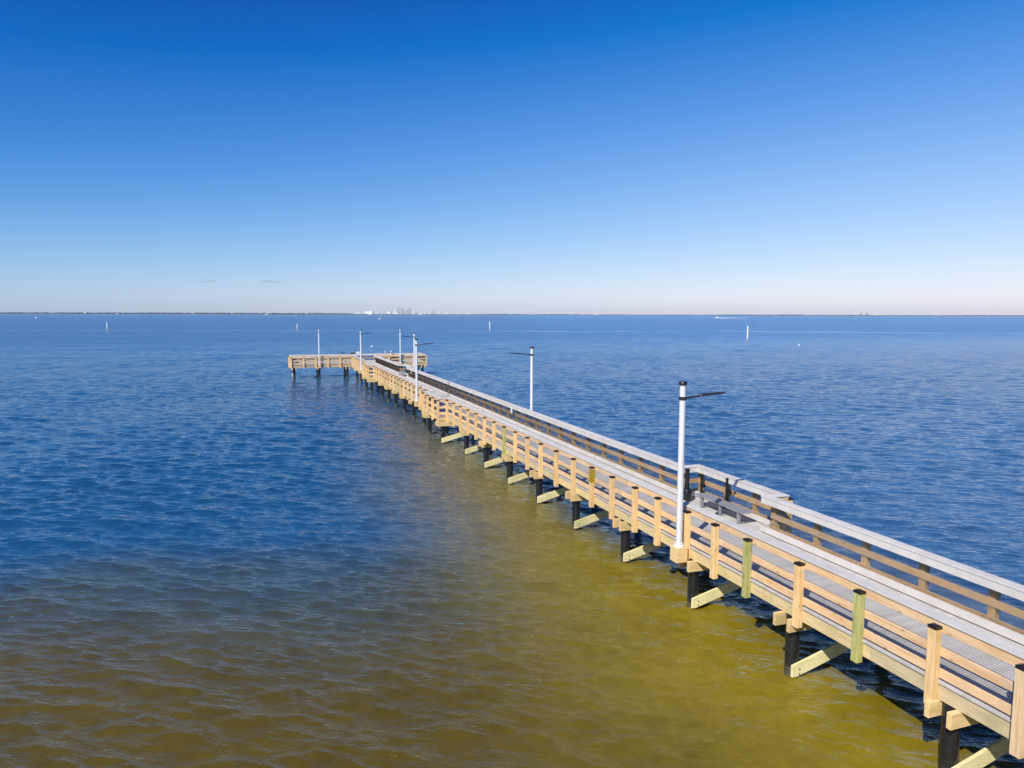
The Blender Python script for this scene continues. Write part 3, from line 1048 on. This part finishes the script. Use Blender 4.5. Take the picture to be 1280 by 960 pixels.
motorboat(far(44.5, 1250), R(150), 5.2, 'small white motorboat nearest the left edge of the bay')
motorboat(far(63.5, 1750), R(20), 4.6, 'tiny white motorboat beyond the left-edge motorboat')
motorboat(far(1069.5, 1080), R(-110), 5.0, 'white motorboat with dark hull alone on the right half of the bay', 'navy')
motorboat(far(276, 3600), R(10), 9.0, 'white motorboat off the left shore, just under the horizon')
sb = motorboat(far(896.5, 1750), R(161), 12.0, 'white speedboat trailing a long foaming wake on the right')
wk = MB()
d = Vector((math.cos(R(161)), math.sin(R(161)), 0)); nrm = Vector((-d.y, d.x, 0))
o0 = far(896.5, 1750) - d * 6
K = 26
for k in range(K):
    a, b2 = k / K, (k + 1) / K
    rw = lambda t: 1.4 + 3.0 * t
    jj = random.uniform(0.0, 0.5)
    p0, p1 = o0 - d * (66 * a), o0 - d * (66 * b2)
    hgt = 0.75 * (1 - a) + 0.16
    wk.prism([p0 - nrm * rw(a), p1 - nrm * (rw(b2) - jj), p1 + nrm * (rw(b2) - jj), p0 + nrm * rw(a)],
             [p0 - nrm * rw(a) * .4 + Vector((0, 0, hgt)), p1 - nrm * rw(b2) * .4 + Vector((0, 0, hgt * random.uniform(.6, 1.1))),
              p1 + nrm * rw(b2) * .4 + Vector((0, 0, hgt * random.uniform(.6, 1.1))), p0 + nrm * rw(a) * .4 + Vector((0, 0, hgt))])
tag(wk.build('wake_foam', M['foam']), kind='stuff')

root = tag(empty('sailboat', far(475, 1090), None, R(200)), 'white sailboat with bare mast on the water below the city skyline', 'boat', 'boats far out on the bay')
h = MB(); boat_hull(h, 6.4, 2.2, 1.1); h.build('hull', M['hull'], root)
h = MB(); h.box(-1.6, 1.2, -0.7, 0.7, 1.1, 1.7); h.build('cabin', M['hull'], root, bevel=0.1)
h = MB(); h.tube((0.6, 0, 1.1), (0.6, 0, 8.6), 0.09, 0.06, 8); h.tube((0.6, 0, 2.2), (-2.4, 0, 2.3), 0.06, n=8); h.build('mast', M['white'], root)
h = MB(); h.tube((0.5, 0, 2.45), (-2.3, 0, 2.5), 0.22, 0.14, 10); h.build('furled_sail', M['cloth'], root)

# ------------------------------------------------------------------ far shore, wood and city
CITY = 10000.0
ls = MB()
K = 160
inner, outer = [], []
for k in range(K + 1):
    px = -900 + 3100 * k / K
    dist = CITY * (0.97 + 0.012 * math.sin(k * 0.7) + 0.01 * math.sin(k * 0.23 + 1)) - (1300 if px < 430 else 0) * min(1, max(0, (430 - px) / 120))
    inner.append(far(px, dist)); outer.append(far(px, 11400))
for k in range(K):
    a, b2, c, d2 = inner[k], inner[k + 1], outer[k + 1], outer[k]
    up = Vector((0, 0, 2.5)); dn = Vector((0, 0, -0.9))
    bs = [a + dn, b2 + dn, c + dn, d2 + dn]
    bs.reverse()
    tp = [a + up, b2 + up, c + up, d2 + up]; tp.reverse()
    ls.prism(bs, tp)
tag(ls.build('far_shore', M['land']), kind='structure')

tr = MB()
for k in range(2600):
    px = random.uniform(-600, 1900)
    i = min(K - 1, max(0, int((px + 900) / 3100 * K)))
    basept = inner[i].lerp(inner[i + 1], ((px + 900) / 3100 * K) - i)
    back = random.uniform(30, 420)
    p = basept + FWD * back
    hgt = random.uniform(9, 17) * (1.25 if px < 430 else 1.0)
    if px > 430:
        hgt *= 0.62 + 0.12 * math.sin(px * 0.021) + 0.08 * math.sin(px * 0.083)
    wd = random.uniform(14, 38)
    n = 7
    ring0 = [p + Vector((math.cos(2 * math.pi * j / n) * wd * random.uniform(.7, 1.1), math.sin(2 * math.pi * j / n) * wd * random.uniform(.7, 1.1), 2)) for j in range(n)]
    ring1 = [p + Vector((math.cos(2 * math.pi * j / n) * wd * .55 * random.uniform(.6, 1.2), math.sin(2 * math.pi * j / n) * wd * .55, 2 + hgt * random.uniform(.75, 1.05))) for j in range(n)]
    tr.prism(ring0, ring1)
tag(tr.build('treeline', M['wood_leaf']), kind='stuff')


def facade(base, glass, name):
    m, nt, p = new_mat(name)
    tc = N(nt, 'ShaderNodeTexCoord')
    sp = N(nt, 'ShaderNodeSeparateXYZ'); nt.links.new(tc.outputs['Object'], sp.inputs[0])
    hfl = math_(nt, 'FRACT', math_(nt, 'DIVIDE', sp.outputs[2], 3.6))
    xfl = math_(nt, 'FRACT', math_(nt, 'DIVIDE', math_(nt, 'ADD', sp.outputs[0], sp.outputs[1]), 4.2))
    win = math_(nt, 'MULTIPLY', math_(nt, 'GREATER_THAN', hfl, 0.42), math_(nt, 'GREATER_THAN', xfl, 0.3))
    nt.links.new(mixc(nt, base, glass, win), p.inputs['Base Color'])
    p.inputs['Roughness'].default_value = 0.6
    return m


FC = dict(w=facade((0.80, 0.79, 0.77), (0.35, 0.38, 0.42), 'white_facade'),
          g=facade((0.42, 0.43, 0.46), (0.24, 0.28, 0.34), 'grey_facade'),
          t=facade((0.55, 0.48, 0.44), (0.25, 0.25, 0.28), 'tan_facade'),
          W=M['wall_white'])


def building(px, wpx, top_px, mat, label, name='office_tower', cat='building', dist=CITY + 260, crown=True, base=393.9, group='buildings of the far city'):
    sc = dist / 893.0
    W = wpx * sc; Hh = (base - top_px) * sc + 2.0
    D = min(max(W * 0.8, 18), 60)
    root = tag(empty(name, far(px, dist), None, -YAW), label, cat, group)
    b = MB(); b.box(-W / 2, W / 2, -D / 2, D / 2, 0, Hh * (0.93 if crown else 1.0)); b.build('wall', FC[mat], root)
    r = MB()
    if crown:
        r.box(-W * .34, W * .34, -D * .3, D * .3, Hh * .93, Hh)
        if Hh > 70:
            r.tube((0, 0, Hh), (0, 0, Hh * 1.1), 1.2, 0.4, 6)
    else:
        r.box(-W * .515, W * .515, -D * .53, D * .53, Hh, Hh + 1.2)
    r.build('roof', M['roof'] if mat != 'W' else M['wall_white'], root)
    return root


for args in [
    (447.5, 5, 391.6, 'W', 'low white building at the left end of the city shore', 'waterfront_building'),
    (452.5, 2.4, 391.2, 'w', 'small pale building just left of the widest white block', 'waterfront_building'),
    (461, 10, 389.6, 'W', 'widest white block of the far city, left of the towers', 'arena_building'),
    (472, 6, 391.8, 'w', 'low pale building right of the widest white block', 'waterfront_building'),
    (485.8, 4.0, 390.0, 'W', 'white mid-height block at the left foot of the towers', 'apartment_block'),
    (489.6, 1.5, 387.6, 't', 'slim pinkish tower standing first at the left of the city towers'),
    (493.0, 2.0, 386.8, 'w', 'pale slim tower left of the twin dark towers'),
    (494.5, 6.5, 391.6, 'W', 'long low white building in front of the leftmost towers', 'waterfront_building'),
    (498.0, 2.6, 385.0, 'g', 'tallest grey tower of the far city, left one of a close pair'),
    (502.2, 3.0, 385.6, 'g', 'broad grey tower standing close to the tallest one'),
    (505.4, 2.2, 388.5, 't', 'tan tower between the two groups of grey towers'),
    (508.8, 2.4, 387.4, 'g', 'grey tower with stepped roof, left of the dark broad tower'),
    (512.0, 3.4, 386.0, 'g', 'dark broad tower right of the tan tower'),
    (516.6, 2.6, 388.4, 'w', 'white tower right beside the dark broad tower'),
    (520.2, 2.2, 389.6, 't', 'short tan tower right of the white tower'),
    (526.0, 4.0, 391.4, 'w', 'low pale block in the gap between the downtown towers and the white pair', 'apartment_block'),
    (531.5, 3.2, 389.9, 'w', 'pale block left of the narrow white tower', 'apartment_block'),
    (536.5, 1.8, 388.2, 'w', 'narrow white tower standing alone right of downtown'),
    (541.0, 2.4, 388.9, 't', 'pinkish tower just right of the narrow white one'),
    (549.0, 2.6, 390.6, 'w', 'last pale tower at the right of the city'),
    (559.0, 4.2, 391.8, 'W', 'low white building right of the last pale tower', 'waterfront_building'),
    (571.5, 3.0, 392.5, 'W', 'small white shore building, middle one of three right of the city', 'waterfront_building'),
    (586.0, 3.6, 392.0, 'W', 'white shore building farthest right of the city', 'waterfront_building'),
]:
    building(*args, crown=args[3] != 'W')
for args in [
    (103.0, 3.0, 389.6, 'W', 'pale block, left one of the white pair on the left shore'),
    (106.6, 2.6, 389.2, 'W', 'brighter block, right one of the white pair on the left shore'),
    (146.5, 2.4, 390.6, 'W', 'small white building on the left shore, right of the white pair'),
    (285.0, 3.0, 391.0, 'W', 'small white building on the shore left of the pier head'),
    (297.0, 3.2, 391.0, 'W', 'white building just right of the small one, left of the pier head'),
    (333.0, 3.4, 391.4, 'W', 'long white building on the shore above the left wing of the pier'),
]:
    building(*args[:4], args[4], 'waterfront_building', 'building', CITY - 1500, False, 391.9 if args[0] > 200 else 391.4, 'white buildings on the left shore')
for args in [
    (744.0, 6.5, 392.0, 'W', 'long low white building on the shore right of the city'),
    (781.5, 2.4, 392.2, 'W', 'small white building right of the long low one on the right shore'),
    (987.5, 1.6, 391.6, 'g', 'lone dark chimney-like block on the right shore'),
    (1076.0, 2.6, 391.0, 'g', 'dark block, left one of the harbour blocks on the right shore'),
    (1083.5, 2.6, 390.6, 'g', 'dark block, middle and tallest of the harbour blocks on the right shore'),
    (1092.0, 4.0, 391.8, 'W', 'white block right of the dark harbour blocks on the right shore'),
]:
    building(*args[:4], args[4], 'waterfront_building', 'building', CITY + 200, False, 393.7, 'buildings on the right shore')

# two thin grey wisps low in the sky, far beyond the shore
cmt = bpy.data.materials.new('thin_cloud'); cmt.use_nodes = True
nt = cmt.node_tree; nt.nodes.clear()
tr_ = nt.nodes.new('ShaderNodeBsdfTransparent'); df_ = nt.nodes.new('ShaderNodeBsdfDiffuse'); df_.inputs[0].default_value = (0.20, 0.22, 0.25, 1)
mx_ = nt.nodes.new('ShaderNodeMixShader'); mx_.inputs[0].default_value = 0.022
ot_ = nt.nodes.new('ShaderNodeOutputMaterial')
nt.links.new(tr_.outputs[0], mx_.inputs[1]); nt.links.new(df_.outputs[0], mx_.inputs[2]); nt.links.new(mx_.outputs[0], ot_.inputs[0])
for px, dy, lab in ((255, 40.5, 'thin grey wisp of cloud low in the sky, the left one of two'), (343, 40.5, 'thin grey wisp of cloud low in the sky, the right one of two')):
    dist = 30000.0
    cl = MB()
    for k in range(7):
        cx = random.uniform(-1, 1) * 420
        cz = random.uniform(-1, 1) * 45
        L_ = random.uniform(260, 520) * (1 - abs(cx) / 900)
        prof = [(max(1.0, math.sin(math.pi * t)), -math.cos(math.pi * t)) for t in [i / 8 for i in range(9)]]
        base = len(cl.v)
        n_ = 14
        for i in range(9):
            t = math.pi * i / 8
            for j in range(n_):
                a_ = 2 * math.pi * j / n_
                q = RGT * (cx + L_ * math.sin(t) * math.cos(a_)) + FWD * (200 * math.sin(t) * math.sin(a_)) + Vector((0, 0, cz + 38 * math.cos(t)))
                cl.v.append(tuple(q))
        for i in range(8):
            for j in range(n_):
                cl.f.append((base + i * n_ + j, base + i * n_ + (j + 1) % n_, base + (i + 1) * n_ + (j + 1) % n_, base + (i + 1) * n_ + j)); cl.m.append(0)
    o = cl.build('cloud', cmt, None, far(px, dist, CAM_Z + dy * dist / 893.0), smooth=True)
    tag(o, lab, 'cloud', 'faint cloud wisps')

# ------------------------------------------------------------------ air
hz = MB()
hz.box(-15900, 15900, -15900, 15900, -3.5, 175)
ho = hz.build('haze', [])
hm = bpy.data.materials.new('haze_air'); hm.use_nodes = True
nt = hm.node_tree; nt.nodes.clear()
vo = nt.nodes.new('ShaderNodeVolumePrincipled')
vo.inputs['Color'].default_value = (0.74, 0.91, 1.0, 1)
vo.inputs['Density'].default_value = HAZE = 2.6e-5
vo.inputs['Anisotropy'].default_value = 0.0
out = nt.nodes.new('ShaderNodeOutputMaterial')
nt.links.new(vo.outputs[0], out.inputs['Volume'])
ho.data.materials.append(hm)
tag(ho, kind='stuff')

# ------------------------------------------------------------------ picture
SC.view_settings.view_transform = 'Standard'
SC.view_settings.look = 'None'
SC.view_settings.gamma = 1.0
SC.view_settings.exposure = 0.18
SC.cycles.max_bounces = 6
SC.cycles.sample_clamp_direct = 3.0
SC.cycles.sample_clamp_indirect = 4.0
SC.cycles.transparent_max_bounces = 24
SC.cycles.caustics_reflective = False
SC.cycles.caustics_refractive = False
